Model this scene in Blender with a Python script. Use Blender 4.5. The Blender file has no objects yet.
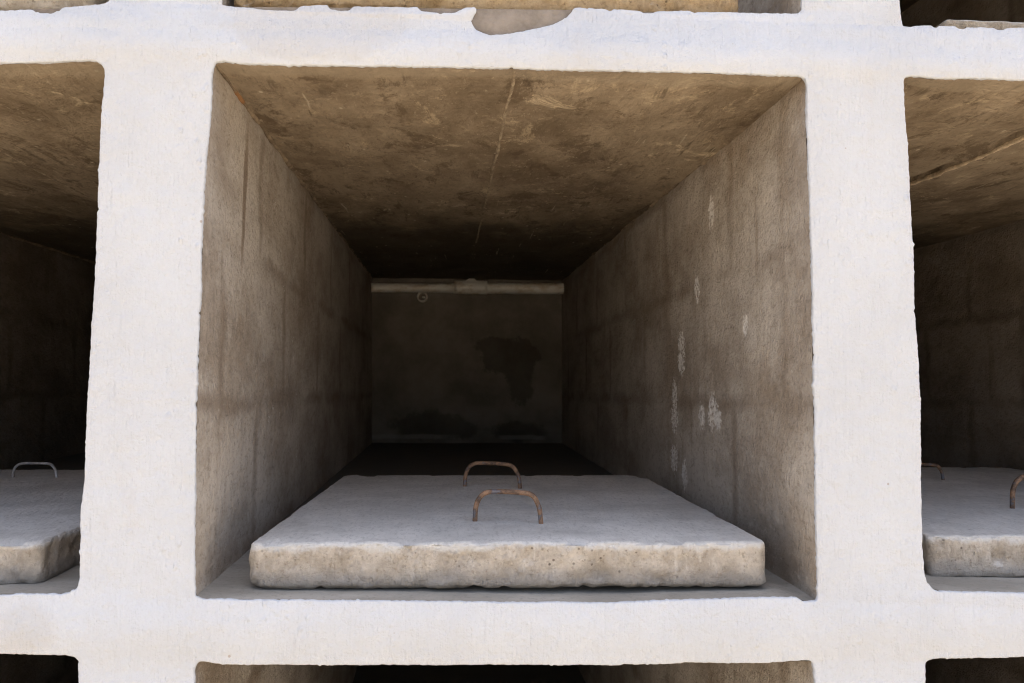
import bpy, bmesh, math, random
from mathutils import Vector, Matrix, noise
from mathutils.geometry import tessellate_polygon

random.seed(7)
SC = bpy.context.scene
COL = SC.collection
R = math.radians

def N3(x, y, z):
    return noise.noise(Vector((x, y, z)))

def fbm(x, y, z, o=3):
    s = 0.0; a = 1.0
    for _ in range(o):
        s += a * N3(x, y, z); x *= 2.03; y *= 2.03; z *= 2.03; a *= 0.5
    return s

# ------------------------------------------------------------------ materials
class NT:
    def __init__(self, name):
        self.m = bpy.data.materials.new(name); self.m.use_nodes = True
        self.t = self.m.node_tree; self.t.nodes.clear()
        self.out = self.n('ShaderNodeOutputMaterial')
        self.p = self.n('ShaderNodeBsdfPrincipled')
        self.l(self.p.outputs[0], self.out.inputs[0])
        self.pos = self.n('ShaderNodeNewGeometry').outputs['Position']
        self.obj = self.n('ShaderNodeTexCoord').outputs['Object']
    def n(self, k): return self.t.nodes.new(k)
    def l(self, a, b): self.t.links.new(a, b)
    def s(self, sock, v):
        if hasattr(v, 'is_output'): self.l(v, sock)
        else: sock.default_value = v
    def mapv(self, v, scale=(1,1,1), loc=(0,0,0), rot=(0,0,0)):
        m = self.n('ShaderNodeMapping'); self.l(v, m.inputs[0])
        m.inputs['Scale'].default_value = scale; m.inputs['Location'].default_value = loc
        m.inputs['Rotation'].default_value = rot
        return m.outputs[0]
    def noise(self, v, scale, detail=4, rough=.55, dist=0.0):
        k = self.n('ShaderNodeTexNoise'); self.l(v, k.inputs['Vector'])
        k.inputs['Scale'].default_value = scale; k.inputs['Detail'].default_value = detail
        k.inputs['Roughness'].default_value = rough; k.inputs['Distortion'].default_value = dist
        return k.outputs['Fac']
    def voro(self, v, scale, rnd=1.0):
        k = self.n('ShaderNodeTexVoronoi'); self.l(v, k.inputs['Vector'])
        k.inputs['Scale'].default_value = scale; k.inputs['Randomness'].default_value = rnd
        return k.outputs['Distance']
    def step(self, v, a, b, c=0.0, d=1.0):
        k = self.n('ShaderNodeMapRange'); k.interpolation_type = 'SMOOTHSTEP'
        self.s(k.inputs['Value'], v); k.inputs['From Min'].default_value = a; k.inputs['From Max'].default_value = b
        k.inputs['To Min'].default_value = c; k.inputs['To Max'].default_value = d
        return k.outputs[0]
    def math(self, op, a, b=0.0, c=0.0):
        k = self.n('ShaderNodeMath'); k.operation = op
        self.s(k.inputs[0], a); self.s(k.inputs[1], b)
        if op == 'MULTIPLY_ADD': self.s(k.inputs[2], c)
        return k.outputs[0]
    def mul(self, a, b): return self.math('MULTIPLY', a, b)
    def add(self, a, b): return self.math('ADD', a, b)
    def mx(self, a, b): return self.math('MAXIMUM', a, b)
    def mix(self, f, a, b, mode='MIX'):
        k = self.n('ShaderNodeMix'); k.data_type = 'RGBA'; k.blend_type = mode
        self.s(k.inputs[0], f); 
        for i, v in ((6, a), (7, b)):
            if hasattr(v, 'is_output'): self.l(v, k.inputs[i])
            else: k.inputs[i].default_value = (*v, 1) if len(v) == 3 else v
        return k.outputs[2]
    def xyz(self, v):
        k = self.n('ShaderNodeSeparateXYZ'); self.l(v, k.inputs[0]); return k.outputs
    def dist(self, v, c, sc=(1,1,1)):
        a = self.n('ShaderNodeVectorMath'); a.operation = 'SUBTRACT'; self.l(v, a.inputs[0]); a.inputs[1].default_value = c
        m = self.n('ShaderNodeVectorMath'); m.operation = 'MULTIPLY'; self.l(a.outputs[0], m.inputs[0]); m.inputs[1].default_value = sc
        g = self.n('ShaderNodeVectorMath'); g.operation = 'LENGTH'; self.l(m.outputs[0], g.inputs[0])
        return g.outputs['Value']
    def bump(self, h, distance, strength=1.0, prev=None):
        b = self.n('ShaderNodeBump'); b.inputs['Distance'].default_value = distance
        b.inputs['Strength'].default_value = strength; self.l(h, b.inputs['Height'])
        if prev is not None: self.l(prev, b.inputs['Normal'])
        return b.outputs[0]
    def done(self, col, rough=.9, nrm=None, metal=0.0, spec=.25):
        self.s(self.p.inputs['Base Color'], (*col, 1) if isinstance(col, tuple) else col)
        self.s(self.p.inputs['Roughness'], rough); self.s(self.p.inputs['Metallic'], metal)
        self.p.inputs['Specular IOR Level'].default_value = spec
        if nrm is not None: self.l(nrm, self.p.inputs['Normal'])
        return self.m

def blobs(n, pts, warp=.02, wscale=22, rough=.6):
    """soft-edged stain mask: union of warped ellipses (centre, scale)"""
    w = n.noise(n.pos, wscale, 9, rough)
    out = None
    for c, sc, soft in pts:
        d = n.dist(n.pos, c, sc)
        d = n.math('MULTIPLY_ADD', n.math('SUBTRACT', w, .5), warp, d)
        m = n.step(d, 1 - soft, 1 + soft * .3, 1, 0)
        out = m if out is None else n.mx(out, m)
    return out

def mat_paint():
    n = NT('white_limewash'); P = n.pos
    big = n.noise(P, 5, 5, .6)
    c = n.mix(n.step(big, .35, .7), (.545, .572, .618), (.512, .535, .575))
    thin = n.step(n.noise(n.mapv(P, (1, 1, .4)), 18, 7, .7), .55, .75)
    c = n.mix(n.mul(thin, .35), c, (.50, .49, .485))
    c = n.mix(n.step(n.noise(P, 260, 4, .7), .48, .74, 0, .13), c, (.42, .41, .41))
    c = n.mix(n.step(n.noise(n.mapv(P, (1, 1, .25)), 150, 4, .7), .54, .76, 0, .14), c, (.43, .425, .42))
    grey = blobs(n, [((-.255, 0, 1.795), (8.2, 1, 17), .18), ((-.575, 0, 1.045), (26, 1, 30), .4)], .7, 30)
    c = n.mix(n.mul(grey, .42), c, (.46, .455, .455))
    sp = n.math('MULTIPLY', n.step(n.voro(P, 26), .035, .055, 1, 0), n.step(n.noise(P, 7, 2), .50, .56))
    c = n.mix(n.mul(sp, .7), c, (.33, .28, .24))
    fine = n.step(n.voro(P, 90), .05, .12, 1, 0)
    c = n.mix(n.mul(n.mul(fine, n.step(n.noise(P, 11, 2), .52, .62)), .3), c, (.45, .42, .4))
    brush = n.noise(n.mapv(P, (260, 260, 26)), 1.0, 4, .6)
    brushh = n.noise(n.mapv(P, (18, 200, 190)), 1.0, 4, .6)
    lump = n.noise(P, 34, 5, .6)
    grit = n.noise(P, 210, 3, .6)
    pim = n.step(n.voro(n.mapv(P, (1, 1, .8)), 75), .05, .32, 1, 0)
    pim = n.mul(pim, n.step(n.noise(P, 9, 3), .48, .66))
    h = n.add(n.mul(brush, .5), n.mul(brushh, .22))
    h = n.add(h, n.mul(grit, .3)); h = n.add(h, n.mul(pim, .6))
    vr = n.noise(n.mapv(P, (70, 70, 4)), 1.0, 5, .62)
    b = n.bump(n.add(lump, n.mul(vr, .45)), .0078, .85)
    b = n.bump(h, .0026, .75, b)
    b = n.bump(n.noise(P, 420, 3, .6), .0009, .6, b)
    return n.done(c, .85, b, spec=.2)

def mat_plaster():
    n = NT('bare_plaster'); P = n.pos
    a = n.noise(P, 28, 6, .65)
    c = n.mix(n.step(a, .3, .72), (.16, .138, .118), (.27, .24, .212))
    b = n.bump(n.add(n.noise(P, 160, 4, .6), n.mul(a, 1.5)), .003, .9)
    return n.done(c, .95, b)

def mat_side(name='side_wall_render', dark=1.0):
    n = NT(name); P = n.pos
    x, y, z = n.xyz(P)
    a = n.noise(n.mapv(P, (1, .6, 1)), 5.5, 8, .66)
    c = n.mix(n.step(a, .32, .68), (.30, .252, .203), (.53, .485, .43))
    a2 = n.noise(n.mapv(P, (1, .5, .8), (4, 2, 9)), 12, 8, .72)
    c = n.mix(n.step(a2, .48, .70, 0, .6), c, (.55, .51, .46))
    # vertical runs of damp, uneven and few
    st = n.noise(n.mapv(P, (9, 5, .9)), 1.0, 8, .72, .4)
    c = n.mix(n.step(st, .55, .70, 0, .45), c, (.26, .205, .15))
    st2 = n.noise(n.mapv(P, (7, 16, 1.6), (3, 5, 1)), 1.0, 7, .7)
    c = n.mix(n.mul(n.step(st2, .58, .72, 0, .5), n.step(n.noise(P, 3.1, 2), .48, .6)), c, (.25, .20, .15))
    # ghosts of the block joints under the thin render
    k = n.n('ShaderNodeTexBrick'); cv = n.n('ShaderNodeCombineXYZ')
    wob = n.math('MULTIPLY_ADD', n.math('SUBTRACT', n.noise(P, 11, 4), .5), .06, y)
    wobz = n.math('MULTIPLY_ADD', n.math('SUBTRACT', n.noise(P, 9, 4), .5), .05, z)
    n.l(wob, cv.inputs[0]); n.l(wobz, cv.inputs[1])
    n.l(n.mapv(cv.outputs[0], (1, 1, 1), (.11, -.013, 0)), k.inputs['Vector'])
    k.inputs['Scale'].default_value = 1.0; k.inputs['Brick Width'].default_value = .41
    k.inputs['Row Height'].default_value = .2165; k.inputs['Mortar Size'].default_value = .024
    k.inputs['Mortar Smooth'].default_value = 1.0; k.offset = .5
    jm = n.mul(k.outputs['Fac'], n.step(n.noise(P, 5, 4), .36, .64, .16, .95))
    c = n.mix(n.mul(jm, .66), c, (.20, .155, .115))
    # brown tide line high up near the mouth
    br = n.mul(n.step(n.noise(P, 6, 5, .6), .45, .65), n.step(z, 1.58, 1.74))
    c = n.mix(n.mul(br, .4), c, (.30, .225, .15))
    # pale lime splashes
    spl = None
    for q, sc in (((.38, .60, 1.42), (1, 26, 20)), ((.38, .605, 1.39), (1, 24, 26)), ((.38, .655, 1.32), (1, 34, 20)), ((.38, .66, 1.275), (1, 26, 24)), ((.38, .41, 1.295), (1, 28, 22)), ((.38, .385, 1.285), (1, 34, 26)), ((.38, .47, 1.285), (1, 34, 28)), ((.38, .665, 1.195), (1, 26, 24)), ((.38, .59, 1.17), (1, 34, 24)), ((.38, .49, 1.52), (1, 40, 26)), ((.38, .40, 1.645), (1, 40, 22)), ((.38, .24, 1.434), (1, 50, 40))):
        m = n.step(n.dist(P, q, sc), .35, 1.35, 1, 0); spl = m if spl is None else n.mx(spl, m)
    gr = n.noise(n.mapv(P, (1, .6, .6)), 210, 5, .78)
    pv = n.math('SUBTRACT', gr, n.math('MULTIPLY_ADD', spl, -.37, .80))
    c = n.mix(n.step(pv, 0, .05, 0, .85), c, (.85, .83, .80))
    c = n.mix(n.step(n.noise(n.mapv(P, (1, .5, 1)), 125, 5, .78), .48, .68, 0, .42), c, (.15, .12, .09))
    c = n.mix(n.step(n.noise(n.mapv(P, (1, .5, 1)), 135, 5, .78), .56, .72, 0, .35), c, (.64, .59, .52))
    drip = n.step(n.math('MULTIPLY_ADD', n.math('SUBTRACT', n.noise(n.mapv(P, (1, 1, .3)), 14, 3), .5), 1.6, n.dist(P, (-.38, .19, 1.60), (1, 75, 7.5))), .5, 1.1, .75, 0)
    c = n.mix(drip, c, (.20, .145, .10))
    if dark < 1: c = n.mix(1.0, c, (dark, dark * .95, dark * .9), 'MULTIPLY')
    h = n.add(n.noise(P, 26, 5, .6), n.mul(n.noise(P, 230, 3, .6), .4))
    h = n.add(h, n.mul(n.step(n.voro(P, 70), 0, .35, 1, 0), .12))
    return n.done(c, .95, n.bump(h, .0065, 1.0), spec=.15)

def mat_ceiling(name='ceiling_slab_concrete', dark=1.0):
    n = NT(name); P = n.pos
    x, y, z = n.xyz(P)
    a = n.noise(n.mapv(P, (1, .55, 1)), 6, 8, .70)
    c = n.mix(n.step(a, .32, .68), (.195, .145, .094), (.42, .335, .235))
    bl = n.noise(n.mapv(P, (1, .55, 1), (5, 1, 0)), 12, 8, .76, .4)
    c = n.mix(n.step(bl, .54, .63, 0, .7), c, (.13, .09, .055))
    c = n.mix(n.step(bl, .42, .34, 0, .65), c, (.60, .48, .32))
    br = n.noise(n.mapv(P, (12, 10, 1)), 1.0, 9, .78, .5)
    c = n.mix(n.mul(n.step(br, .56, .64, 0, .85), n.step(n.noise(P, 4, 3), .45, .6)), c, (.70, .57, .39))
    br2 = n.noise(n.mapv(P, (14, 8, 1), (7, 3, 0), (0, 0, R(20))), 1.0, 9, .78, .5)
    c = n.mix(n.mul(n.step(br2, .55, .64, 0, .75), n.step(n.noise(P, 5, 3), .43, .6)), c, (.105, .075, .048))
    c = n.mix(n.step(n.noise(n.mapv(P, (1, .4, 1)), 120, 5, .78), .50, .68, 0, .45), c, (.12, .085, .055))
    c = n.mix(n.step(n.noise(n.mapv(P, (1, .4, 1)), 100, 5, .78), .57, .70, 0, .5), c, (.55, .46, .335))
    far_shade = n.math('MULTIPLY_ADD', n.math('SUBTRACT', n.noise(n.mapv(P, (1.6, 1, 1)), 5, 6, .62), .5), .9, y)
    c = n.mix(n.step(far_shade, .80, 1.35, 0, .8), c, (.075, .058, .04))  # shade of the far end painted into the ceiling colour, with a ragged edge
    # scraped marks, slanting
    sc = n.noise(n.mapv(P, (70, 9, 1), (0, 0, 0), (0, 0, R(24))), 1.0, 4, .65)
    msk = n.step(n.noise(P, 6, 3), .50, .60)
    c = n.mix(n.mul(n.step(sc, .56, .68), n.mul(msk, .75)), c, (.14, .105, .07))
    sc2 = n.noise(n.mapv(P, (110, 5, 1), (2, 0, 0), (0, 0, R(-14))), 1.0, 3, .6)
    c = n.mix(n.mul(n.step(sc2, .66, .72), n.mul(n.step(n.noise(P, 4.2, 3), .5, .58), .55)), c, (.66, .57, .43))
    # trowelled lighter lip along the front edge
    lipn = n.math('MULTIPLY_ADD', n.math('SUBTRACT', n.noise(P, 7, 3), .5), -.09, y)
    c = n.mix(n.step(lipn, .035, .05, .5, 0), c, (.40, .33, .24))
    pit = n.mul(n.step(n.voro(n.mapv(P, (1, .6, 1)), 34), .06, .13, 1, 0), n.step(n.noise(P, 6, 2), .5, .6))
    c = n.mix(n.mul(pit, .7), c, (.66, .57, .43))
    if dark < 1: c = n.mix(1.0, c, (dark, dark, dark), 'MULTIPLY')
    h = n.add(n.mul(br, 1.1), n.mul(n.noise(P, 60, 5, .65), .55)); h = n.add(h, n.mul(sc, n.mul(msk, .35)))
    return n.done(c, .93, n.bump(h, .009, 1.0), spec=.15)

def mat_floor():
    n = NT('floor_screed'); P = n.pos
    a = n.noise(n.mapv(P, (1, 2.2, 1)), 9, 5, .6)
    c = n.mix(n.step(a, .3, .72), (.27, .255, .225), (.37, .35, .315))
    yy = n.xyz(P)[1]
    inner = n.math('MULTIPLY_ADD', n.math('SUBTRACT', n.noise(P, 7, 4), .5), .3, yy)
    c = n.mix(n.step(inner, .35, .5, 0, .85), c, (.13, .11, .09))  # floor colour turns darker behind the front strip
    c = n.mix(n.step(n.noise(P, 150, 4, .7), .5, .72, 0, .4), c, (.15, .14, .125))
    h = n.add(n.noise(n.mapv(P, (5, 40, 1)), 1.0, 5, .6), n.mul(n.noise(P, 180, 3), .3))
    return n.done(c, .85, n.bump(h, .003, .7), spec=.25)

def mat_back():
    n = NT('back_wall_render'); P = n.pos
    a = n.noise(P, 5, 6, .65)
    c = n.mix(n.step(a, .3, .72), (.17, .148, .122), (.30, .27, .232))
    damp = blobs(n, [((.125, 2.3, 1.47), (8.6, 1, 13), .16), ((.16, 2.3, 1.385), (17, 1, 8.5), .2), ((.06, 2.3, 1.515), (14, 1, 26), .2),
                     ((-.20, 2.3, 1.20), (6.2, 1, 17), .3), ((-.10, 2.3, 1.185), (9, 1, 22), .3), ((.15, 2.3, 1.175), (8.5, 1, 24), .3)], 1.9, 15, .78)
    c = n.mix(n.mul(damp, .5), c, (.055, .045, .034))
    x, y, z = n.xyz(P)
    line = n.mul(n.step(n.math('ABSOLUTE', n.math('SUBTRACT', n.math('MULTIPLY_ADD', n.noise(P, 8, 2), .02, z), 1.16)), .004, .012, 1, 0), n.step(n.noise(n.mapv(P, (1, 1, .2)), 7, 3), .45, .58))
    c = n.mix(n.mul(line, .45), c, (.45, .42, .38))
    h = n.add(n.noise(P, 22, 5, .6), n.mul(n.noise(P, 200, 3), .3))
    return n.done(c, .95, n.bump(h, .005, .8), spec=.12)

def mat_slab(name='slab_concrete', tint=None, foot=.65, hz=.0525):
    n = NT(name); P = n.obj
    g = n.n('ShaderNodeNewGeometry')
    nz = n.xyz(g.outputs['True Normal'])[2]
    x, y, z = n.xyz(P)
    # trowelled grey top
    a = n.noise(n.mapv(P, (1, .7, 1)), 8, 8, .7)
    top = n.mix(n.step(a, .3, .72), (.54, .532, .515), (.72, .705, .68))
    tro = n.noise(n.mapv(P, (6, 14, 1), (0, 0, 0), (0, 0, R(12))), 1.0, 8, .74)
    top = n.mix(n.step(tro, .5, .75, 0, .35), top, (.67, .66, .645))
    top = n.mix(n.step(n.noise(n.mapv(P, (1, .35, 1)), 190, 5, .76), .48, .68, 0, .42), top, (.28, .275, .27))
    top = n.mix(n.step(n.noise(n.mapv(P, (1, 1.7, 1)), 4, 5, .6), .5, .68, 0, .45), top, (.40, .39, .375))
    top = n.mix(n.step(n.noise(n.mapv(P, (1, .5, 1)), 34, 7, .75), .57, .68, 0, .55), top, (.74, .73, .71))
    top = n.mix(n.mul(n.step(n.voro(P, 42), .05, .1, 1, 0), n.step(n.noise(P, 8, 2), .5, .6, 0, .6)), top, (.17, .15, .13))
    # broken cream edge with paler skin at the top and grey foot
    e = n.noise(P, 26, 7, .74)
    edge = n.mix(n.step(e, .34, .66), (.50, .435, .36), (.74, .67, .58))
    edge = n.mix(n.step(n.noise(n.mapv(P, (95, 95, 20)), 1.0, 5, .7), .52, .70, 0, .6), edge, (.80, .745, .67))
    edge = n.mix(n.step(n.noise(P, 150, 5, .72), .52, .70, 0, .65), edge, (.32, .255, .185))
    edge = n.mix(n.mul(n.step(n.voro(P, 85), .08, .2, 1, 0), n.step(n.noise(P, 16, 3), .5, .58, 0, .75)), edge, (.13, .10, .075))
    zz = n.math('MULTIPLY_ADD', n.math('SUBTRACT', n.noise(P, 24, 6, .7), .5), .034, z)
    edge = n.mix(n.step(zz, hz - .020, hz - .011, 0, .9), edge, (.78, .775, .76))
    edge = n.mix(n.step(zz, .004, .024, foot, 0), edge, (.35, .335, .32))
    if tint: edge = n.mix(1.0, edge, tint, 'MULTIPLY')
    c = n.mix(n.step(nz, .5, .85), edge, top)
    ho = n.add(n.noise(P, 60, 6, .7), n.mul(n.step(n.voro(P, 55), .05, .4, 1, 0), .25))
    b1 = n.bump(n.mul(n.step(nz, .5, .85, 1, .0), ho), .014, 1.0)
    b2 = n.bump(n.add(n.mul(tro, .5), n.mul(n.noise(n.mapv(P, (1, .4, 1)), 150, 5, .72), .9)), .0042, 1.0, b1)
    return n.done(c, .9, b2, spec=.2)

def mat_rust(name, c1, c2, c3):
    n = NT(name); P = n.obj
    a = n.noise(P, 75, 5, .65)
    c = n.mix(n.step(a, .38, .62), c1, c2)
    b = n.noise(P, 38, 4, .6)
    f = n.step(b, .54, .62)
    c = n.mix(f, c, c3)
    return n.done(c, n.step(b, .5, .7, .6, .38), n.bump(n.noise(P, 420, 4, .65), .0016, 1.0), n.mul(f, .6), .5)

def mat_pvc():
    n = NT('dusty_white_pipe'); P = n.pos
    a = n.noise(n.mapv(P, (1, 1, 2.2)), 17, 5, .65)
    c = n.mix(n.step(a, .42, .68), (.93, .90, .83), (.66, .56, .43))
    return n.done(c, .34, n.bump(n.noise(P, 120, 3), .0004, .5), spec=.6)

def mat_mortar(name='seam_mortar', gain=1.0):
    n = NT(name); P = n.pos
    a = n.noise(P, 45, 5, .65)
    c = n.mix(n.step(a, .35, .68), tuple(gain * q for q in (.24, .185, .125)), tuple(gain * q for q in (.46, .375, .265)))
    return n.done(c, .95, n.bump(n.noise(P, 160, 4), .004, .9))

def mat_body():
    n = NT('rendered_masonry'); P = n.pos
    a = n.noise(P, 3, 6, .6)
    c = n.mix(n.step(a, .3, .7), (.62, .60, .57), (.74, .72, .69))
    return n.done(c, .92, n.bump(n.noise(P, 40, 5, .6), .006, .7))

def mat_ground():
    n = NT('dry_sandy_ground'); P = n.pos
    a = n.noise(P, .6, 7, .6)
    c = n.mix(n.step(a, .3, .7), (.40, .335, .25), (.52, .445, .345))
    c = n.mix(n.step(n.noise(P, 40, 5, .7), .45, .75, 0, .5), c, (.25, .205, .15))
    return n.done(c, .97, n.bump(n.add(n.noise(P, 14, 6, .65), n.noise(P, 90, 3)), .02, .8))

def mat_corner():
    n = NT('corner_mortar_brown'); P = n.pos
    c = n.mix(n.step(n.noise(P, 30, 5, .65), .35, .68), (.17, .125, .085), (.36, .28, .19))
    c = n.mix(n.step(n.dist(P, (-.39, .13, 1.735), (1, 1, 1)), .02, .035, .7, 0), c, (.36, .16, .05))
    return n.done(c, .95, n.bump(n.noise(P, 160, 4), .004, .9))

M = dict(corner=mat_corner(), paint=mat_paint(), plaster=mat_plaster(), side=mat_side(), dark_side=mat_side('dark_side_render', .62), ceiling=mat_ceiling(), floor=mat_floor(), back=mat_back(),  # side render multiplied darker, for every column but the middle one
         slab=mat_slab(), thick_slab=mat_slab('thick_slab_concrete', hz=.060), pale_slab=mat_slab('pale_slab_concrete', (.92, .88, .80), 0.1, .05), tan_slab=mat_slab('tan_slab_concrete', (.80, .66, .46), .1, .055), pvc=mat_pvc(), mortar=mat_mortar(), pale_mortar=mat_mortar('pale_broken_mortar', 1.75), body=mat_body(), ground=mat_ground(),
         rust=mat_rust('rusted_steel', (.33, .195, .115), (.10, .062, .042), (.20, .19, .21)),
         grey_steel=mat_rust('weathered_grey_steel', (.46, .45, .45), (.24, .22, .21), (.58, .58, .60)))

# ------------------------------------------------------------------ object helpers
def link(name, verts, faces, mat, parent=None, origin=(0, 0, 0), smooth=True, mats=None, midx=None):
    """one mesh object; verts in world metres, origin = its world base point"""
    o3 = Vector(origin)
    me = bpy.data.meshes.new(name)
    me.from_pydata([Vector(v) - o3 for v in verts], [], faces)
    me.validate(); me.update()
    for m in (mats or [mat]): me.materials.append(m)
    for i, p in enumerate(me.polygons):
        p.use_smooth = smooth
        if midx: p.material_index = midx[i]
    o = bpy.data.objects.new(name, me); COL.objects.link(o)
    o.location = o3
    if parent is not None:
        o.parent = parent
        o.matrix_parent_inverse = parent_inv(parent)
    return o

def world_loc(o):
    p = Vector(o.location)
    while o.parent is not None:
        o = o.parent
    return p

ORIG = {}
def parent_inv(p):
    return Matrix.Translation(-ORIG.get(p.name, Vector(p.location)))

def empty(name, loc, parent=None):
    o = bpy.data.objects.new(name, None); COL.objects.link(o)
    o.empty_display_size = .1
    o.location = loc
    ORIG[o.name] = Vector(loc)
    if parent is not None:
        o.parent = parent; o.matrix_parent_inverse = parent_inv(parent)
    return o

def reg(o):
    ORIG[o.name] = Vector(o.location); return o

def tag(o, label, cat, group=None):
    o['label'] = label; o['category'] = cat; o['kind'] = 'thing'
    if group: o['group'] = group
    return o

def box(a, b):
    x0, y0, z0 = a; x1, y1, z1 = b
    v = [(x0, y0, z0), (x1, y0, z0), (x1, y1, z0), (x0, y1, z0), (x0, y0, z1), (x1, y0, z1), (x1, y1, z1), (x0, y1, z1)]
    f = [(0, 3, 2, 1), (4, 5, 6, 7), (0, 1, 5, 4), (1, 2, 6, 5), (2, 3, 7, 6), (3, 0, 4, 7)]
    return v, f

def join(parts):
    V = []; F = []
    for v, f in parts:
        k = len(V); V += v; F += [tuple(i + k for i in q) for q in f]
    return V, F

def tube(path, rad, seg=10, caps=True, jitter=0.0, seed=0):
    V = []; F = []
    P = [Vector(p) for p in path]
    up = None
    for i, p in enumerate(P):
        t = (P[min(i + 1, len(P) - 1)] - P[max(i - 1, 0)]).normalized()
        if up is None:
            up = Vector((0, 1, 0)) if abs(t.y) < .9 else Vector((1, 0, 0))
        s = t.cross(up).normalized(); up = s.cross(t).normalized()
        r = rad[i] if isinstance(rad, (list, tuple)) else rad
        for k in range(seg):
            a = 2 * math.pi * k / seg
            q = p + (s * math.cos(a) + up * math.sin(a)) * r * (1 + jitter * N3(p.x * 90 + seed, p.z * 90 + k, p.y * 90))
            V.append(tuple(q))
        if i:
            for k in range(seg):
                a0 = (i - 1) * seg + k; a1 = (i - 1) * seg + (k + 1) % seg
                F.append((a0, a1, a1 + seg, a0 + seg))
    if caps:
        F.append(tuple(reversed(range(seg)))); F.append(tuple(range((len(P) - 1) * seg, len(P) * seg)))
    return V, F

# ------------------------------------------------------------------ openings in the face (metres: x, z)
OUT = {}
OUT[0, 0] = dict(
 top=[(-.3733, 1.7330), (-.3731, 1.7345), (-.3658, 1.7355), (-.3438, 1.7336), (-.2698, 1.7332), (-.1454, 1.7354), (-.004, 1.7369), (.1086, 1.7374), (.2382, 1.7385), (.3431, 1.7374), (.3655, 1.7374), (.3734, 1.7356)],
 right=[(.3773, 1.7278), (.3765, 1.6738), (.38, 1.5564), (.3807, 1.4559), (.381, 1.2819), (.3806, 1.1694), (.3821, 1.1051), (.3822, 1.0735)],
 bottom=[(.3805, 1.0700), (.3637, 1.0690), (.3549, 1.0745), (.2662, 1.0739), (.1571, 1.0711), (.1248, 1.0701), (-.0145, 1.0711), (-.0633, 1.0727), (-.2202, 1.075), (-.3391, 1.0771), (-.3709, 1.0775), (-.3785, 1.0805)],
 left=[(-.3793, 1.0850), (-.3809, 1.0974), (-.3835, 1.2152), (-.3846, 1.3153), (-.3832, 1.478), (-.3833, 1.5674), (-.381, 1.6163), (-.3774, 1.6655), (-.3766, 1.725)])
OUT[-1, 0] = dict(
 top=[(-1.264, 1.708), (-1.258, 1.715), (-1.24, 1.717), (-.95, 1.720), (-.75, 1.723), (-.6334, 1.7253), (-.562, 1.7299), (-.5332, 1.732), (-.5212, 1.7317), (-.5127, 1.7288)],
 right=[(-.5076, 1.7213), (-.5073, 1.7138), (-.5095, 1.6722), (-.5103, 1.6271), (-.51, 1.5649), (-.5099, 1.4762), (-.5119, 1.3992), (-.5136, 1.3145), (-.5141, 1.2605), (-.5136, 1.2152), (-.5166, 1.1855), (-.516, 1.117), (-.5155, 1.1029), (-.5174, 1.0924)],
 bottom=[(-.523, 1.0872), (-.5356, 1.0849), (-.607, 1.0848), (-.8, 1.0835), (-1.0, 1.084), (-1.25, 1.083), (-1.262, 1.087)],
 left=[(-1.266, 1.094), (-1.268, 1.3), (-1.264, 1.5), (-1.266, 1.70)])
OUT[1, 0] = dict(
 top=[(.5066, 1.7355), (.5093, 1.7401), (.5161, 1.7416), (.5496, 1.7392), (.6145, 1.741), (.6702, 1.7398), (.9, 1.741), (1.1, 1.738), (1.285, 1.739), (1.293, 1.736)],
 right=[(1.297, 1.728), (1.299, 1.5), (1.296, 1.3), (1.299, 1.088)],
 bottom=[(1.294, 1.081), (1.284, 1.078), (1.0, 1.077), (.8, 1.0765), (.6497, 1.0778), (.5622, 1.0799), (.5323, 1.0819), (.5228, 1.0907)],
 left=[(.5198, 1.1019), (.5181, 1.1379), (.5181, 1.2156), (.5197, 1.3205), (.5183, 1.3715), (.5145, 1.437), (.515, 1.5159), (.5114, 1.5928), (.5108, 1.627), (.5101, 1.6533), (.5071, 1.7008)])
OUT[0, 1] = dict(
 top=[(-.367, 2.462), (-.36, 2.469), (0, 2.466), (.362, 2.470), (.371, 2.464)],
 right=[(.374, 2.45), (.377, 2.2), (.373, 2.0), (.3725, 1.8393), (.3721, 1.825)],
 bottom=[(.368, 1.8201), (.3521, 1.8195), (.2795, 1.8189), (.2374, 1.8176), (.2309, 1.8153), (.2257, 1.8185), (.18, 1.8171), (.176, 1.8143), (.1643, 1.8139), (.1605, 1.8171), (.1254, 1.8179), (.1228, 1.8152), (.119, 1.8151), (.1164, 1.8176), (.0763, 1.8183), (.0738, 1.8163), (.0674, 1.8069), (.0597, 1.8014), (.0443, 1.7943), (.0289, 1.7899), (.011, 1.7855), (-.0132, 1.7808), (-.0322, 1.7783), (-.045, 1.7824), (-.0526, 1.7874), (-.0565, 1.7964), (-.0491, 1.8123), (-.0516, 1.8148), (-.0643, 1.8131), (-.0769, 1.8062), (-.0959, 1.8049), (-.1199, 1.8074), (-.1238, 1.8131), (-.1339, 1.8115), (-.2054, 1.8104), (-.2091, 1.8051), (-.2215, 1.8047), (-.2353, 1.8062), (-.2366, 1.8114), (-.2714, 1.8089), (-.275, 1.803), (-.3146, 1.8024), (-.327, 1.8045), (-.3591, 1.8054)],
 left=[(-.3678, 1.8071), (-.368, 1.8148), (-.374, 2.0), (-.371, 2.2), (-.369, 2.45)],
 core_bottom=[(.3721, 1.8205), (.2, 1.8180), (.07, 1.8172), (-.06, 1.8145), (-.21, 1.8108), (-.3678, 1.8072)])
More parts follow.
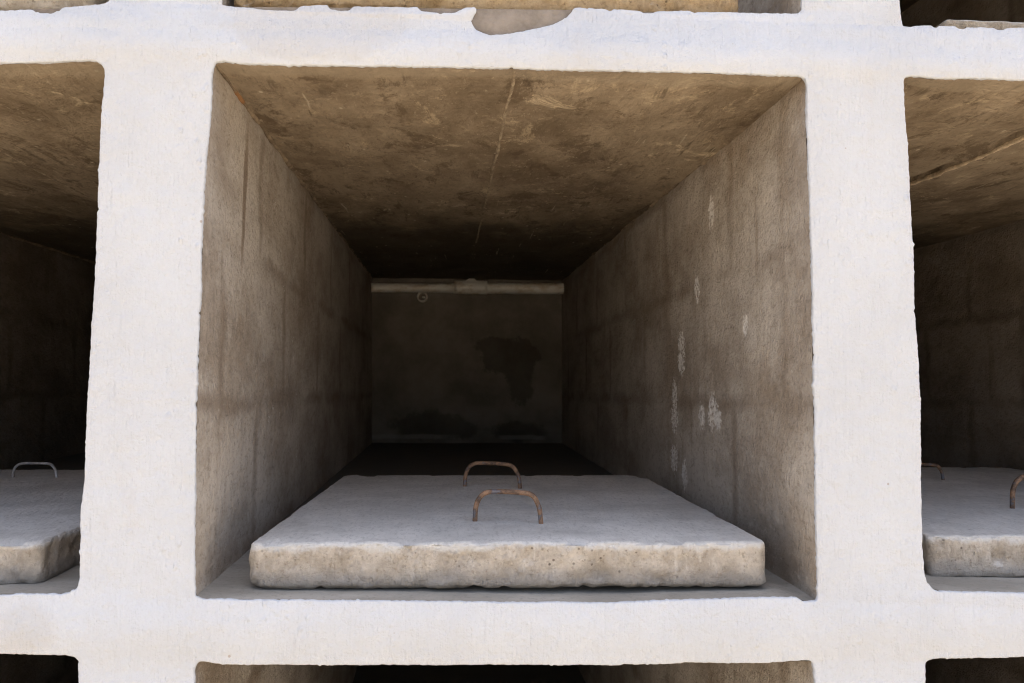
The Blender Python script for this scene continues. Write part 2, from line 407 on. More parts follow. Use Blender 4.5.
OUT[-1, 1] = dict(
 top=[(-1.262, 2.462), (-1.252, 2.468), (-.9, 2.465), (-.518, 2.469), (-.509, 2.463)],
 right=[(-.505, 2.45), (-.508, 2.2), (-.505, 2.0), (-.5036, 1.83), (-.504, 1.8103)],
 bottom=[(-.5069, 1.8063), (-.5164, 1.8035), (-.5345, 1.801), (-.5609, 1.7976), (-.5643, 1.793), (-.5738, 1.7895), (-.5918, 1.7896), (-.5968, 1.7939), (-.6361, 1.7913), (-.8, 1.795), (-1.0, 1.7975), (-1.252, 1.796)],
 left=[(-1.263, 1.803), (-1.266, 2.1), (-1.264, 2.45)],
 core_bottom=[(-.504, 1.8045), (-.56, 1.7985), (-.64, 1.7935), (-.9, 1.796), (-1.263, 1.797)])
OUT[1, 1] = dict(
 top=[(.507, 2.463), (.516, 2.469), (.9, 2.466), (1.285, 2.469), (1.293, 2.463)],
 right=[(1.297, 2.45), (1.294, 2.1), (1.297, 1.82)],
 bottom=[(1.287, 1.811), (1.1, 1.8095), (.9, 1.812), (.75, 1.811), (.6724, 1.8106), (.6478, 1.8098), (.6422, 1.8063), (.6354, 1.8061), (.6287, 1.8088), (.592, 1.8092), (.5892, 1.8063), (.5811, 1.8074), (.5757, 1.81), (.5554, 1.8098), (.5526, 1.8069), (.5472, 1.8067), (.5459, 1.8095), (.5378, 1.8092), (.5135, 1.8071)],
 left=[(.5065, 1.8075), (.5041, 1.8248), (.5035, 1.8436), (.505, 2.1), (.503, 2.45)],
 core_bottom=[(1.297, 1.811), (.9, 1.811), (.63, 1.8095), (.5065, 1.8078)])
OUT[0, -1] = dict(
 top=[(-.3758, 1.001), (-.3712, 1.0045), (-.3654, 1.0038), (-.3489, 1.0007), (-.2544, .999), (-.1349, .9971), (.0007, .9961), (.1235, .9941), (.2167, .9961), (.3108, .9944), (.369, .9974)],
 right=[(.374, .9949), (.3768, .9694), (.38, .7), (.378, .36)],
 bottom=[(.371, .35), (.36, .346), (0, .348), (-.36, .347), (-.371, .352)],
 left=[(-.378, .36), (-.380, .7), (-.3775, .9788), (-.3779, .9917)])
OUT[-1, -1] = dict(
 top=[(-1.262, 1.007), (-1.254, 1.013), (-.9, 1.015), (-.6042, 1.0157), (-.5927, 1.015), (-.5295, 1.0132), (-.5191, 1.0113)],
 right=[(-.5143, 1.0072), (-.5122, .9805), (-.513, .7), (-.515, .36)],
 bottom=[(-.522, .351), (-.535, .348), (-.9, .347), (-1.252, .348), (-1.262, .353)],
 left=[(-1.266, .362), (-1.268, .7), (-1.265, 1.0)])
OUT[1, -1] = dict(
 top=[(.5186, .9933), (.5212, .9957), (.5342, .9974), (.6316, .9982), (.6472, .998), (.9, .997), (1.284, .998), (1.293, .995)],
 right=[(1.297, .985), (1.299, .7), (1.297, .362)],
 bottom=[(1.292, .352), (1.28, .347), (.9, .348), (.532, .347), (.522, .352)],
 left=[(.518, .362), (.5175, .7), (.518, .9676)])
for c in (-2, 2):
    x0, x1 = ((-2.155, -1.405) if c < 0 else (1.435, 2.185))
    for r in (-1, 0, 1):
        z0, z1 = ((.348, .998), (1.078, 1.732), (1.812, 2.468))[r + 1]
        OUT[c, r] = dict(top=[(x0 + .004, z1 - .004), (x0 + .012, z1), ((x0 + x1) / 2, z1 - .002), (x1 - .012, z1), (x1 - .004, z1 - .004)],
                         right=[(x1, z1 - .012), (x1 + .002, (z0 + z1) / 2), (x1, z0 + .012)],
                         bottom=[(x1 - .004, z0 + .004), (x1 - .012, z0), ((x0 + x1) / 2, z0 + .002), (x0 + .012, z0), (x0 + .004, z0 + .004)],
                         left=[(x0, z0 + .012), (x0 - .002, (z0 + z1) / 2), (x0, z1 - .012)])
X0, X1, ZB, ZT = -2.295, 2.325, .30, 2.58
DEPTH = 2.3232

def resample(pts, step, closed=True):
    P = [Vector(p) for p in pts]
    if closed: P = P + [P[0]]
    out = []
    acc = 0.0
    for a, b in zip(P, P[1:]):
        L = (b - a).length
        d = acc
        while d < L:
            out.append(a.lerp(b, d / L)); d += step
        acc = d - L
    return out

def smooth_closed(P, it):
    for _ in range(it):
        n = len(P)
        P = [(P[i - 1] + P[i] * 2 + P[(i + 1) % n]) * .25 for i in range(n)]
    return P

def loop_normals(P):
    """unit vectors pointing from the opening into the masonry (loops run clockwise: top, right, bottom, left)"""
    n = len(P); out = []
    for i in range(n):
        t = (P[(i + 1) % n] - P[i - 1]).normalized()
        out.append(Vector((-t.y, t.x)))
    return out

def opening_loop(key, step=.0025, core=False, amp=1.0):
    d = OUT[key]
    bot = d['core_bottom'] if core and 'core_bottom' in d else d['bottom']
    P = resample(d['top'] + d['right'] + bot + d['left'], step)
    P = smooth_closed(P, 3)
    nn = loop_normals(P)
    Q = []
    for p, n in zip(P, nn):
        a = .0008 * fbm(p.x * 24, p.y * 24, 3.7, 2) + .0007 * fbm(p.x * 150, p.y * 150, 8.1, 3)
        pk = N3(p.x * 130, p.y * 130, 4.4)
        if pk > .50: a -= (pk - .50) * .006
        if pk < -.52: a -= (pk + .52) * .006
        Q.append(p + n * a * amp)
    return Q

def plate(loops_front, border, y):
    """tessellate border polygon with holes -> verts, faces"""
    polys = [[Vector((p.x, p.y, 0)) for p in border]] + [[Vector((p.x, p.y, 0)) for p in l] for l in loops_front]
    tris = tessellate_polygon(polys)
    V = [(p.x, y, p.y) for pl in polys for p in pl]
    F = []
    for t in tris:
        a, b, c = (Vector(V[i]) for i in t)
        if (b - a).cross(c - a).y > 0: t = (t[0], t[2], t[1])
        F.append(tuple(t))
    return V, F

STEP = {c: (.0016 if abs(c) < 2 else .02) for c in (-2, -1, 0, 1, 2)}
border = [Vector(p) for p in ((X0, ZB), (X1, ZB), (X1, ZT), (X0, ZT))]

# ------------------------------------------------------------------ the niche wall
WALL = empty('niche_wall', (0, 0, 0))
tag(WALL, 'whitewashed wall of square posts and beams framing rows of deep open concrete niches', 'burial wall')

# white coat: front skin with rolled, uneven edges round every opening
fronts = []; rings = []
for key in OUT:
    core = opening_loop(key, STEP[key[0]])
    nn = loop_normals(core)
    ins = .0020 if key[1] < 1 else .0004
    fronts.append(([p + n * ins for p, n in zip(core, nn)], core, nn, key))
V, F = plate([f[0] for f in fronts], border, -.0030)
off = 4
for fl, P, nn, key in fronts:
    n = len(P); start = off; off += n
    k0 = len(V)
    chips = 'core_bottom' in OUT[key]
    for j, (inset, y) in enumerate(((.0007, -.0024), (0, -.0010), (.0002, None))):
        for i, p in enumerate(P):
            q = p + nn[i] * (inset if key[1] < 1 else 0)
            yy = y
            if yy is None:
                yy = .0022 + .0022 * fbm(p.x * 30, p.y * 30, 9.1, 3) + .0022 * N3(p.x * 160, p.y * 160, 1)
                if chips and p.y < 1.83: yy = .0008
            V.append((q.x, yy, q.y))
    for j in range(3):
        A = start if j == 0 else k0 + (j - 1) * n
        B = k0 + j * n
        for i in range(n):
            F.append((A + i, B + i, B + (i + 1) % n, A + (i + 1) % n))
coat = link('front_frame', V, F, M['paint'], WALL)
# make the ring faces smooth but keep the flat face flat through its own normals
bm = bmesh.new(); bm.from_mesh(coat.data)
bmesh.ops.recalc_face_normals(bm, faces=bm.faces); bm.to_mesh(coat.data); bm.free()
# facing check: front skin must look towards -y
if coat.data.polygons[0].normal.y > 0: coat.data.flip_normals()

# plaster core just behind the coat, bare where the coat has flaked away
V = []; F = []; loops = []
for key in OUT:
    l = opening_loop(key, STEP[key[0]] * 2, True, .25)
    nn = loop_normals(l)
    loops.append([p + n * .0010 for p, n in zip(l, nn)])
V, F = plate(loops, border, 0.0)
off = 4
for l in loops:
    n = len(l); k0 = len(V)
    for p in l: V.append((p.x, .0028, p.y))
    for i in range(n):
        F.append((off + i, k0 + i, k0 + (i + 1) % n, off + (i + 1) % n))
    off += n
link('plaster_core', V, F, M['plaster'], WALL, smooth=False)

def strip(side, n):
    P = [Vector(p) for p in side]
    L = [0.0]
    for a, b in zip(P, P[1:]): L.append(L[-1] + (b - a).length)
    out = []; j = 0
    for i in range(n + 1):
        s = L[-1] * i / n
        while j < len(P) - 2 and L[j + 1] < s: j += 1
        f = (s - L[j]) / max(L[j + 1] - L[j], 1e-9)
        out.append(P[j].lerp(P[j + 1], min(max(f, 0), 1)))
    return out

def lining(name, parent, edge, b0, b1, nrm, n, m, seed, mat, amp=.0022, ext0=.014, y0=.003, step=None, ya=0.0, yb=1.0, lift=0.0):
    """wall of a niche: front edge polyline -> straight back edge b0..b1, grown past its ends by ext0 so neighbours cross"""
    E = strip(edge, n)
    d0 = (E[0] - E[1]).normalized() * ext0; d1 = (E[-1] - E[-2]).normalized() * ext0
    B = [Vector(b0).lerp(Vector(b1), i / n) for i in range(n + 1)]
    e0 = (B[0] - B[-1]).normalized() * ext0
    E = [E[0] + d0] + E + [E[-1] + d1]; B = [B[0] + e0] + B + [B[-1] - e0]
    nv = Vector(nrm)
    V = []; F = []
    K = len(E)
    for j in range(m + 1):
        t = ya + (yb - ya) * (j / m) ** 1.5
        y = y0 + (DEPTH + .01 - y0) * t
        for i in range(K):
            w = min(1.0, t * 5)
            # the front edge keeps its waver for a hand's breadth, then straightens
            lin = E[0].lerp(E[-1], i / (K - 1))
            e = E[i].lerp(lin, min(1, t * 6))
            p = e.lerp(B[i], t)
            h = amp * (fbm(p.x * 7 + seed, y * 7, p.y * 7, 3) + .35 * N3(p.x * 40, y * 40 + seed, p.y * 40))
            h *= min(1, .15 + t * 14)
            if step: h += step(p.x, y)
            p = p + nv * (h + lift)
            V.append((p.x, y, p.y))
        if j:
            for i in range(K - 1):
                a = (j - 1) * K + i
                F.append((a, a + 1, a + 1 + K, a + K))
    o = link(name, V, F, M[mat], parent)
    GRID[o.name] = (V, K, m)
    return o

GRID = {}
SK = [(-.0531, .0434), (-.0462, .0459), (-.0444, .0490), (-.0427, .0468)]   # how far the far corners drift: TL, TR, BR, BL
niche_seam = {}
for (c, r), d in OUT.items():
    fine = abs(c) < 2
    nic = empty('niche', ((d['top'][0][0] + d['top'][-1][0]) / 2, 0, d['bottom'][0][1]), WALL)
    bot = d.get('core_bottom', d['bottom'])
    tl, tr = Vector(d['top'][0]), Vector(d['top'][-1])
    br, bl = Vector(d['right'][-1]), Vector(d['left'][0])
    bzr = bot[0][1]; bzl = bot[-1][1]
    xl = sum(p[0] for p in d['left']) / len(d['left']); xr = sum(p[0] for p in d['right']) / len(d['right'])
    zt = sum(p[1] for p in d['top']) / len(d['top']); zb = sum(p[1] for p in bot) / len(bot)
    if (c, r) == (0, 0): xl, xr, zt, zb = -.375, .375, 1.734, 1.08
    q = [Vector((xl + SK[0][0], zt + SK[0][1])), Vector((xr + SK[1][0], zt + SK[1][1])), Vector((xr + SK[2][0], zb + SK[2][1])), Vector((xl + SK[3][0], zb + SK[3][1]))]
    n, m = (60, 70) if fine else (8, 10)
    seed = c * 7.3 + r * 13.1
    O = .0006
    ztop = max(p[1] for p in d['top']); 
    rt = [(x + O, z) for x, z in d['right']]; lf = [(x - O, z) for x, z in d['left']]
    rt = [(rt[0][0], tr.y + .004)] + rt + [(rt[-1][0], bzr - .002)]
    lf = [(lf[0][0], bzl - .002)] + lf + [(lf[-1][0], tl.y + .004)]
    lining('side_wall', nic, lf, q[3], q[0], (1, 0), n, m, seed + 1, 'side' if c == 0 else 'dark_side')
    lining('side_wall', nic, rt, q[1], q[2], (-1, 0), n, m, seed + 2, 'side' if c == 0 else 'dark_side')
    tp = [(x, z + O) for x, z in d['top'][1:-1]]
    tp = [(lf[-1][0], tp[0][1])] + tp + [(rt[0][0], tp[-1][1])]
    # ceiling of two precast slabs: the one on the right hangs a few millimetres lower
    sx = {(0, 0): 0.0, (-1, 0): -.842, (1, 0): .836}.get((c, r), (xl + xr) / 2)
    dz = {(1, 0): .0065}.get((c, r), .0025)
    sx2 = sx - .05
    def stepf(x, y, sx=sx, sx2=sx2, dz=dz, c=c):
        xs = sx + (sx2 - sx) * y / DEPTH + .0014 * N3(y * 9, sx * 9, 0)
        rmp = max(0.0, min(1.0, (y - .02) / .05))
        if x > xs: return dz * rmp
        if c == 1 and x > xs - .018:      # spalled edge beside the joint
            return -.016 * max(0.0, min(1.0, 2.2 * N3(y * 6.5, 4.2, 1) + .25)) * (1 - (xs - x) / .018) * rmp
        return 0.0
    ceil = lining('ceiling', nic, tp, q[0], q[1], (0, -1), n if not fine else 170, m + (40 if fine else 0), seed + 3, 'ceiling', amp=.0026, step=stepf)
    bt = [(x, z - O) for x, z in reversed(bot)]
    bt = [(lf[0][0], bt[0][1])] + [p for p in bt if lf[0][0] < p[0] < rt[-1][0]] + [(rt[-1][0], bt[-1][1])]
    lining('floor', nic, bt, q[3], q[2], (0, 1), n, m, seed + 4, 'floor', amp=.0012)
    # back wall
    V = []; F = []; g = 40 if fine else 4
    for j in range(g + 1):
        for i in range(g + 1):
            u = -.03 + 1.06 * i / g; w = -.03 + 1.06 * j / g
            p = q[3].lerp(q[2], u).lerp(q[0].lerp(q[1], u), w)
            V.append((p.x, DEPTH + .004 * fbm(p.x * 6, p.y * 6, seed, 3), p.y))
    for j in range(g):
        for i in range(g):
            a = j * (g + 1) + i; F.append((a, a + 1, a + g + 2, a + g + 1))
    link('back_wall', V, F, M['back'], nic)
    # rough mortar left in the corner between ceiling and side walls
    if fine and r >= 0:
        for side, A, B in ((-1, lf[-1], q[0]), (1, rt[0], q[1])):
            pth = []; rd = []
            for i in range(161):
                t = (i / 160) ** 1.4 * .96
                x = A[0] * (1 - t) + B.x * t; z = (A[1] - .003) * (1 - t) + B.y * t; y = .010 + (DEPTH - .01) * t
                pth.append((x - side * (.001 + .002 * N3(y * 9, side, 3)), y, z + .002 + .002 * N3(y * 11, side, 6)))
                rd.append(max(.0012, .0042 * (1 + 1.0 * fbm(y * 13 + seed, side * 3, 1, 3))) * min(1, .3 + t * 9))
            vv, ff = tube(pth, rd, 7, True, .35, seed)
            link('corner_mortar', vv, ff, M['corner'], nic)
    # mortar squeezed out of the joint between the two ceiling slabs
    if fine and r == 0:
        GV, K, gm = GRID[ceil.name]
        def ceil_z(x, y):
            j = 0
            while j < gm - 1 and GV[(j + 1) * K][1] < y: j += 1
            zz = []
            for jj in (j, j + 1):
                row = GV[jj * K:(jj + 1) * K]
                i = 0
                while i < K - 2 and row[i + 1][0] < x: i += 1
                f = (x - row[i][0]) / max(row[i + 1][0] - row[i][0], 1e-6)
                zz.append(row[i][2] * (1 - f) + row[i + 1][2] * f)
            y0, y1 = GV[j * K][1], GV[(j + 1) * K][1]
            f = min(1, max(0, (y - y0) / max(y1 - y0, 1e-6)))
            return zz[0] * (1 - f) + zz[1] * f
        V = []; F = []
        m2 = 420
        yend = 1.39
        for j in range(m2 + 1):
            t = (j / m2) ** 1.3
            y = .006 + (yend - .006) * t
            x = sx + (sx2 - sx) * y / DEPTH + .0014 * N3(y * 9, sx * 9, 0)
            fr_ = .55 + .45 * min(1, y * 2.5)
            wd = fr_ * max(.0007, (.0014 if c == 0 else .0022) * (1 + 1.1 * fbm(y * 30, sx * 5, 2, 3)))
            hh = fr_ * max(.0008, .0018 * (1 + .9 * fbm(y * 38, sx * 3, 5, 3)))
            if c != 0 and N3(y * 8, sx, 3) > .15: hh = .0004
            x += .0004 * N3(y * 120, sx, 5)
            xl_, xr_ = x - wd - .002, x + wd + .005
            zl, zr = ceil_z(xl_ - .004, y), ceil_z(xr_, y)
            lo = min(zl, zr)
            if c == 1:        # only the lower slab carries mortar; the gap beside it stays open
                P5 = [(x - .001, zr + .006), (x - .0012 - wd * .4, zr + .001), (x, zr - hh * 1.0), (x + wd * 2.0, zr - hh * .7), (xr_, zr + .002)]
            else:
                P5 = [(xl_, zl + .002), (x - wd, zl - hh * .5), (x - wd * .3, lo - hh), (x + wd * .6, lo - hh * .8), (xr_, zr + .002)]
            for px, pz in P5: V.append((px, y, pz))
            if j:
                for i in range(4):
                    a = (j - 1) * 5 + i; F.append((a, a + 1, a + 6, a + 5))
        link('mortar_joint', V, F, M['mortar' if c != 1 else 'pale_mortar'], nic)

# masonry body round the niches: ends, back, roof with a drip edge, plinth
parts = [box((X0, .031, .0), (X0 + .06, 2.55, ZT)), box((X1 - .06, .031, 0), (X1, 2.55, ZT)),
         box((X0 + .061, 2.42, 0), (X1 - .061, 2.549, ZT))]
v, f = join(parts); link('outer_wall', v, f, M['body'], WALL, smooth=False)
v, f = box((X0 - .06, -.03, ZT + .002), (X1 + .06, 2.62, ZT + .13)); link('roof_slab', v, f, M['body'], WALL, smooth=False)
v, f = box((X0 - .03, -.03, 0), (X1 + .03, .030, ZB - .002)); link('plinth', v, f, M['body'], WALL, smooth=False)

# ------------------------------------------------------------------ concrete slabs with bent-bar handles
def plan_loop(pts, radii, step):
    """polygon (counter-clockwise) with rounded corners, resampled"""
    n = len(pts); P = []
    for i in range(n):
        a, b, c = Vector(pts[i - 1]), Vector(pts[i]), Vector(pts[(i + 1) % n])
        r = radii[i]
        u = (a - b).normalized(); w = (c - b).normalized()
        s, e = b + u * r, b + w * r
        for k in range(9):
            t = k / 8
            P.append((s * (1 - t) ** 2 + b * 2 * t * (1 - t) + e * t * t))
    return resample(P, step)

def make_slab(name, pts, radii, zf, h, seed, step=.005, edge_r=.007, rough=1.0, mat='slab'):
    """zf(y) gives the niche floor under the slab"""
    L = plan_loop(pts, radii, step)
    n = len(L)
    nn = []
    for i in range(n):
        t = (L[(i + 1) % n] - L[i - 1]).normalized(); nn.append(Vector((t.y, -t.x)))   # outward for a ccw loop
    cx = sum(p.x for p in L) / n; cy = sum(p.y for p in L) / n
    org = (cx, cy, zf(cy))
    prof = []
    prof.append((.007, .0)); prof.append((.0025, .0035))
    for k in range(8): prof.append((0.0, .007 + (h - edge_r - .009) * k / 7))
    for k in range(1, 8):
        a = math.pi / 2 * k / 7
        prof.append((edge_r * (1 - math.cos(a)), h - edge_r + edge_r * math.sin(a)))
    V = []; F = []
    for (ins, z) in prof:
        for i, p in enumerate(L):
            q = p - nn[i] * ins
            a = rough * (.0016 * fbm(q.x * 15 + seed, q.y * 15, z * 20, 2) + .0022 * fbm(q.x * 60 + seed, q.y * 60, z * 60, 3) + .0012 * N3(q.x * 190, q.y * 190 + seed, z * 190))
            pk = N3(q.x * 33 + seed, q.y * 33, z * 40 + 4)
            if pk > .28: a -= (pk - .28) * .020 * rough
            k = 1.0 if z < h - .003 else .35
            q = q + nn[i] * a * k
            zz = z
            if z < .004:
                zz = z + max(0, .0042 * fbm(q.x * 75, q.y * 75, seed, 3)) + .0012
            elif z > h - edge_r * .5:
                zz = z + .0012 * fbm(q.x * 30, q.y * 30, seed + 3, 3) - max(0, N3(q.x * 33, q.y * 33, seed + 6) - .25) * .012
            V.append((q.x, q.y, zf(q.y) + zz))
    R_ = len(prof)
    # top, shrinking rings
    last = [Vector((V[(R_ - 1) * n + i][0], V[(R_ - 1) * n + i][1])) for i in range(n)]
    C = Vector((cx, cy)); K = 26
    for k in range(1, K):
        s = 1 - k / K
        for i in range(n):
            q = C + (last[i] - C) * s
            V.append((q.x, q.y, zf(q.y) + h + .0010 * fbm(q.x * 7, q.y * 7, seed, 3) + .00035 * N3(q.x * 60, q.y * 60, seed)))
    V.append((cx, cy, zf(cy) + h))
    rows = R_ + K - 1
    for j in range(rows - 1):
        for i in range(n):
            a = j * n + i; b = j * n + (i + 1) % n
            F.append((a, b, b + n, a + n))
    t = len(V) - 1
    for i in range(n): F.append(((rows - 1) * n + i, (rows - 1) * n + (i + 1) % n, t))
    F.append(tuple(reversed(range(n))))
    return reg(link(name, V, F, M[mat], None, org))

def bent_handle(slab, a, b, hgt, rad, ztop, mat, seed, lean=0.0, flat=.5):
    """inverted U of round bar between the two feet a and b (x, y)"""
    A, B = Vector(a), Vector(b)
    pts = []
    w = (B - A).length
    prof = [(0, -.012), (.0, .0), (.004, .22), (.010, .42), (.032, .63), (.08, .82), (.15, .935), (.23, .985), (.40, 1.0), (.55, 1.0), (.70, .985), (.82, .95), (.895, .83), (.95, .62), (.98, .42), (.99, .2), (1.0, 0), (1.0, -.012)]
    pp = [Vector((s, z)) for s, z in prof]
    dense = []
    for i in range(len(pp) - 1):
        p0 = pp[max(i - 1, 0)]; p1 = pp[i]; p2 = pp[i + 1]; p3 = pp[min(i + 2, len(pp) - 1)]
        for k in range(3):
            t = k / 3
            dense.append(.5 * (2 * p1 + (p2 - p0) * t + (2 * p0 - 5 * p1 + 4 * p2 - p3) * t * t + (3 * p1 - p0 - 3 * p2 + p3) * t ** 3))
    dense.append(pp[-1])
    for s, z in dense:
        q = A.lerp(B, s)
        zz = z * hgt if abs(z) > .02 or z > 0 else z
        pts.append((q.x + .0012 * N3(s * 4, seed, 0), q.y + lean * max(z, 0) + .0012 * N3(s * 5, seed, 7), ztop(q.y) + zz))
    v, f = tube(pts, rad, 12, True, .10, seed)
    return link('handle', v, f, mat, slab, (A.lerp(B, .5).x, A.lerp(B, .5).y, ztop((A.y + B.y) / 2)))

FS = .0205
def floor_of(z0): return lambda y: z0 + FS * y
GRP = 'concrete slabs lying in the niches'

f0 = floor_of(1.0755)
H0 = .060
s = make_slab('concrete_slab', [(-.329, .042), (.335, .036), (.326, .772), (-.312, .768)], [.014, .022, .055, .02], f0, H0, 1.7, .003, mat='thick_slab')
tag(s, 'grey concrete slab with a cream broken edge and two rusty handles in the central niche', 'concrete slab', GRP)
zt0 = lambda y: f0(y) + H0
bent_handle(s, (-.043, .194), (.0515, .176), .0445, .0036, zt0, M['rust'], 3.1, -.004)
bent_handle(s, (-.0570, .580), (.0465, .552), .0455, .0037, zt0, M['rust'], 8.4, .004)

f1 = floor_of(1.079)
s = make_slab('concrete_slab', [(-1.255, .040), (-.584, .046), (-.584, .865), (-1.255, .86)], [.02, .012, .03, .02], f1, .0575, 5.2, .004, .008, mat='thick_slab')
tag(s, 'grey slab seen at the left edge beside the left pillar, with one thin silvery handle', 'concrete slab', GRP)
zt1 = lambda y: f1(y) + .0575
h = bent_handle(s, (-.962, .718), (-.877, .718), .0280, .0026, zt1, M['grey_steel'], 2.2)
h['label'] = 'thin silvery handle bent in a low arch'

f2 = floor_of(1.0755)
s = make_slab('concrete_slab', [(.568, .072), (1.272, .060), (1.276, .85), (1.235, .94), (.575, .955)], [.014, .02, .015, .01, .03], f2, .060, 9.9, .004, .008, mat='thick_slab')
tag(s, 'grey slab with two brown handles cut off by the right edge, beside the right pillar', 'concrete slab', GRP)
zt2 = lambda y: f2(y) + .060
bent_handle(s, (.854, .683), (.945, .690), .0325, .0034, zt2, M['rust'], 4.2)
bent_handle(s, (.842, .308), (.937, .300), .0530, .0040, zt2, M['rust'], 6.7)

u0 = lambda y: 1.8125 + FS * y
s = make_slab('concrete_slab', [(-.362, .014), (.297, .010), (.30, .82), (-.355, .82)], [.02, .022, .03, .03], u0, .055, 14.3, .003, .010, 1.5, 'tan_slab')
tag(s, 'tan rough slab edge along the top of the photo, above the flaked white beam', 'concrete slab', GRP)
u1 = lambda y: 1.797 + FS * y
s = make_slab('concrete_slab', [(-1.20, .016), (-.538, .020), (-.522, .10), (-.53, .82), (-1.20, .82)], [.02, .012, .02, .03, .03], u1, .055, 21.3, .005, .010, mat='pale_slab')
tag(s, 'pale slab edge peeping over the white beam in the top left corner', 'concrete slab', GRP)
u2 = lambda y: 1.8105 + FS * y
s = make_slab('concrete_slab', [(.612, .078), (1.27, .085), (1.275, .88), (.60, .88)], [.008, .02, .03, .03], u2, .046, 27.7, .004, .006, mat='pale_slab')
tag(s, 'pale slab edge in front of black shadow in the top right corner', 'concrete slab', GRP)

# ------------------------------------------------------------------ white pipe along the far wall of the middle niche
PY = DEPTH - .034
path = [(-.428 + .762 * i / 60, PY + .001 * N3(i * .3, 0, 0), 1.7345 + .0060 * i / 60 + .0012 * N3(i * .25, 3, 1)) for i in range(61)]
rads = [(.0185 + .0035 * min(1, max(0, (i - 24) / 2)))  for i in range(61)]
v, f = tube(path, rads, 20, True, .02, 1)
pipe = reg(link('drain_pipe', v, f, M['pvc'], None, (-.05, PY, 1.737)))
tag(pipe, 'dirty white plastic pipe running under the ceiling along the dark back wall', 'pipe')
v, f = tube([(-.102 + .13 * i / 8, PY, 1.7405) for i in range(9)], [.0265] + [.0272] * 7 + [.0265], 20, True, .02, 4)
link('coupling', v, f, M['pvc'], pipe, (-.037, PY, 1.74))
# cracked collar piece standing up from the coupling
V = [(-.062, PY - .016, 1.762), (-.012, PY - .016, 1.763), (-.022, PY - .014, 1.773), (-.036, PY - .013, 1.778), (-.050, PY - .014, 1.771),
     (-.062, PY - .008, 1.762), (-.012, PY - .008, 1.763), (-.022, PY - .006, 1.773), (-.036, PY - .005, 1.778), (-.050, PY - .006, 1.771)]
link('broken_collar', V, [(0, 1, 2, 3, 4), (9, 8, 7, 6, 5), (0, 5, 6, 1), (1, 6, 7, 2), (2, 7, 8, 3), (3, 8, 9, 4), (4, 9, 5, 0)], M['pvc'], pipe, (-.037, PY, 1.765), smooth=False)
# open pipe end poking out of the wall just below it
V = []; F = []
cx_, cz_, y_ = -.2275, 1.7025, DEPTH - .012
for (rr, yy) in ((.021, y_ + .02), (.021, y_ - .02), (.0155, y_ - .021), (.0150, y_ + .005)):
    for k in range(24):
        a = 2 * math.pi * k / 24
        V.append((cx_ + rr * math.cos(a), yy, cz_ + rr * math.sin(a)))
for j in range(3):
    for k in range(24):
        F.append((j * 24 + k, j * 24 + (k + 1) % 24, (j + 1) * 24 + (k + 1) % 24, (j + 1) * 24 + k))
stub = link('pipe_stub', V, F, M['pvc'], None, (cx_, y_, cz_))
reg(stub); tag(stub, 'small round open pipe end sticking out of the back wall below the long pipe', 'pipe end')
v, f = tube([(cx_ + .001, y_ - .010, cz_ - .002), (cx_ + .010, y_ - .016, cz_ - .003)], .004, 8)
link('plug', v, f, M['pvc'], stub, (cx_ + .005, y_ - .012, cz_ - .003))

# ------------------------------------------------------------------ ground, light, camera
g = 60; V = []; F = []
def gx(i): 
    t = (i / g) * 2 - 1
    return math.copysign(abs(t) ** 2.6, t) * 400
for j in range(g + 1):
    for i in range(g + 1):
        x, y = gx(i), gx(j)
        V.append((x, y, -.02 + .015 * fbm(x * .4, y * .4, 0, 3) if abs(x) + abs(y) > 4 else -.01))
for j in range(g):
    for i in range(g):
        a = j * (g + 1) + i; F.append((a, a + 1, a + g + 2, a + g + 1))
gr = link('ground', V, F, M['ground']); gr['kind'] = 'structure'

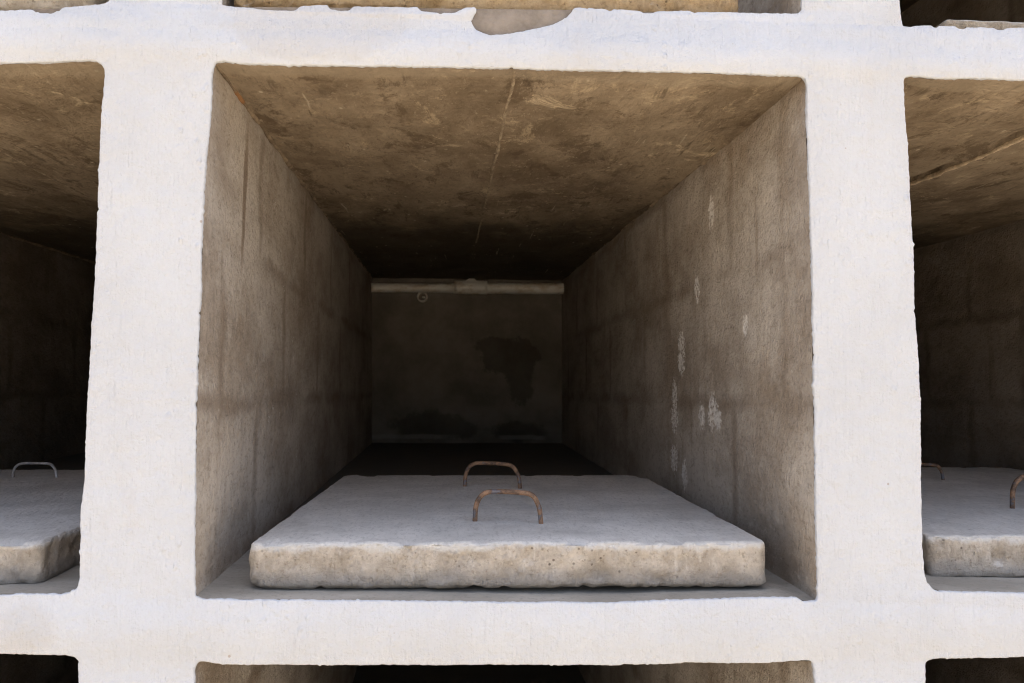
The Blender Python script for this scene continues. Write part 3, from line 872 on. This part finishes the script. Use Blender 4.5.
SUN_EL, SUN_AZ = R(78), R(24)      # sun high behind the wall; azimuth measured from +y towards +x
w = bpy.data.worlds.new('World'); SC.world = w; w.use_nodes = True
nt = w.node_tree; bg = nt.nodes['Background']
sky = nt.nodes.new('ShaderNodeTexSky'); sky.sky_type = 'NISHITA'; sky.sun_disc = False
sky.sun_elevation = SUN_EL; sky.sun_rotation = SUN_AZ
sky.air_density = 1.0; sky.dust_density = 6.0; sky.ozone_density = 1.0
hsv = nt.nodes.new('ShaderNodeHueSaturation'); hsv.inputs['Saturation'].default_value = .85   # thin haze pales the blue
nt.links.new(sky.outputs[0], hsv.inputs['Color']); nt.links.new(hsv.outputs[0], bg.inputs[0]); bg.inputs[1].default_value = .15
sun = bpy.data.lights.new('sun', 'SUN'); sun.energy = 4.5; sun.angle = R(.53); sun.color = (1.0, .93, .82)
so = bpy.data.objects.new('sun', sun); COL.objects.link(so)
dirv = Vector((math.sin(SUN_AZ) * math.cos(SUN_EL), math.cos(SUN_AZ) * math.cos(SUN_EL), math.sin(SUN_EL)))
so.rotation_euler = dirv.to_track_quat('Z', 'Y').to_euler(); so.location = dirv * 20

PI_, YA, RO = .06026, .05638, .006324
cam = bpy.data.cameras.new('camera'); cam.lens = 29.931; cam.sensor_width = 36; cam.clip_start = .01; cam.clip_end = 2000
def ray(x, z):
    y = 1.0
    c, s = math.cos(-RO), math.sin(-RO); x, z = c * x + s * z, -s * x + c * z
    c, s = math.cos(PI_), math.sin(PI_); y, z = c * y - s * z, s * y + c * z
    c, s = math.cos(YA), math.sin(YA); x, y = c * x + s * y, -s * x + c * y
    return Vector((x, y, z))
fw = ray(0, 0); rt = (ray(1, 0) - fw).normalized(); up = (ray(0, 1) - fw).normalized()
mw = Matrix(((rt.x, up.x, -fw.x, -.0614), (rt.y, up.y, -fw.y, -1.0568), (rt.z, up.z, -fw.z, 1.3263), (0, 0, 0, 1)))
co = bpy.data.objects.new('camera', cam); COL.objects.link(co); co.matrix_world = mw
SC.camera = co
cam.dof.use_dof = True; cam.dof.focus_distance = 1.32; cam.dof.aperture_fstop = 10.0

SC.render.engine = 'CYCLES'
SC.cycles.filter_width = 1.05
SC.cycles.max_bounces = 10; SC.cycles.diffuse_bounces = 8
SC.cycles.use_denoising = True
vs = SC.view_settings
vs.view_transform = 'Standard'; vs.look = 'None'; vs.gamma = 1.0; vs.use_curve_mapping = False
vs.exposure = 1.44
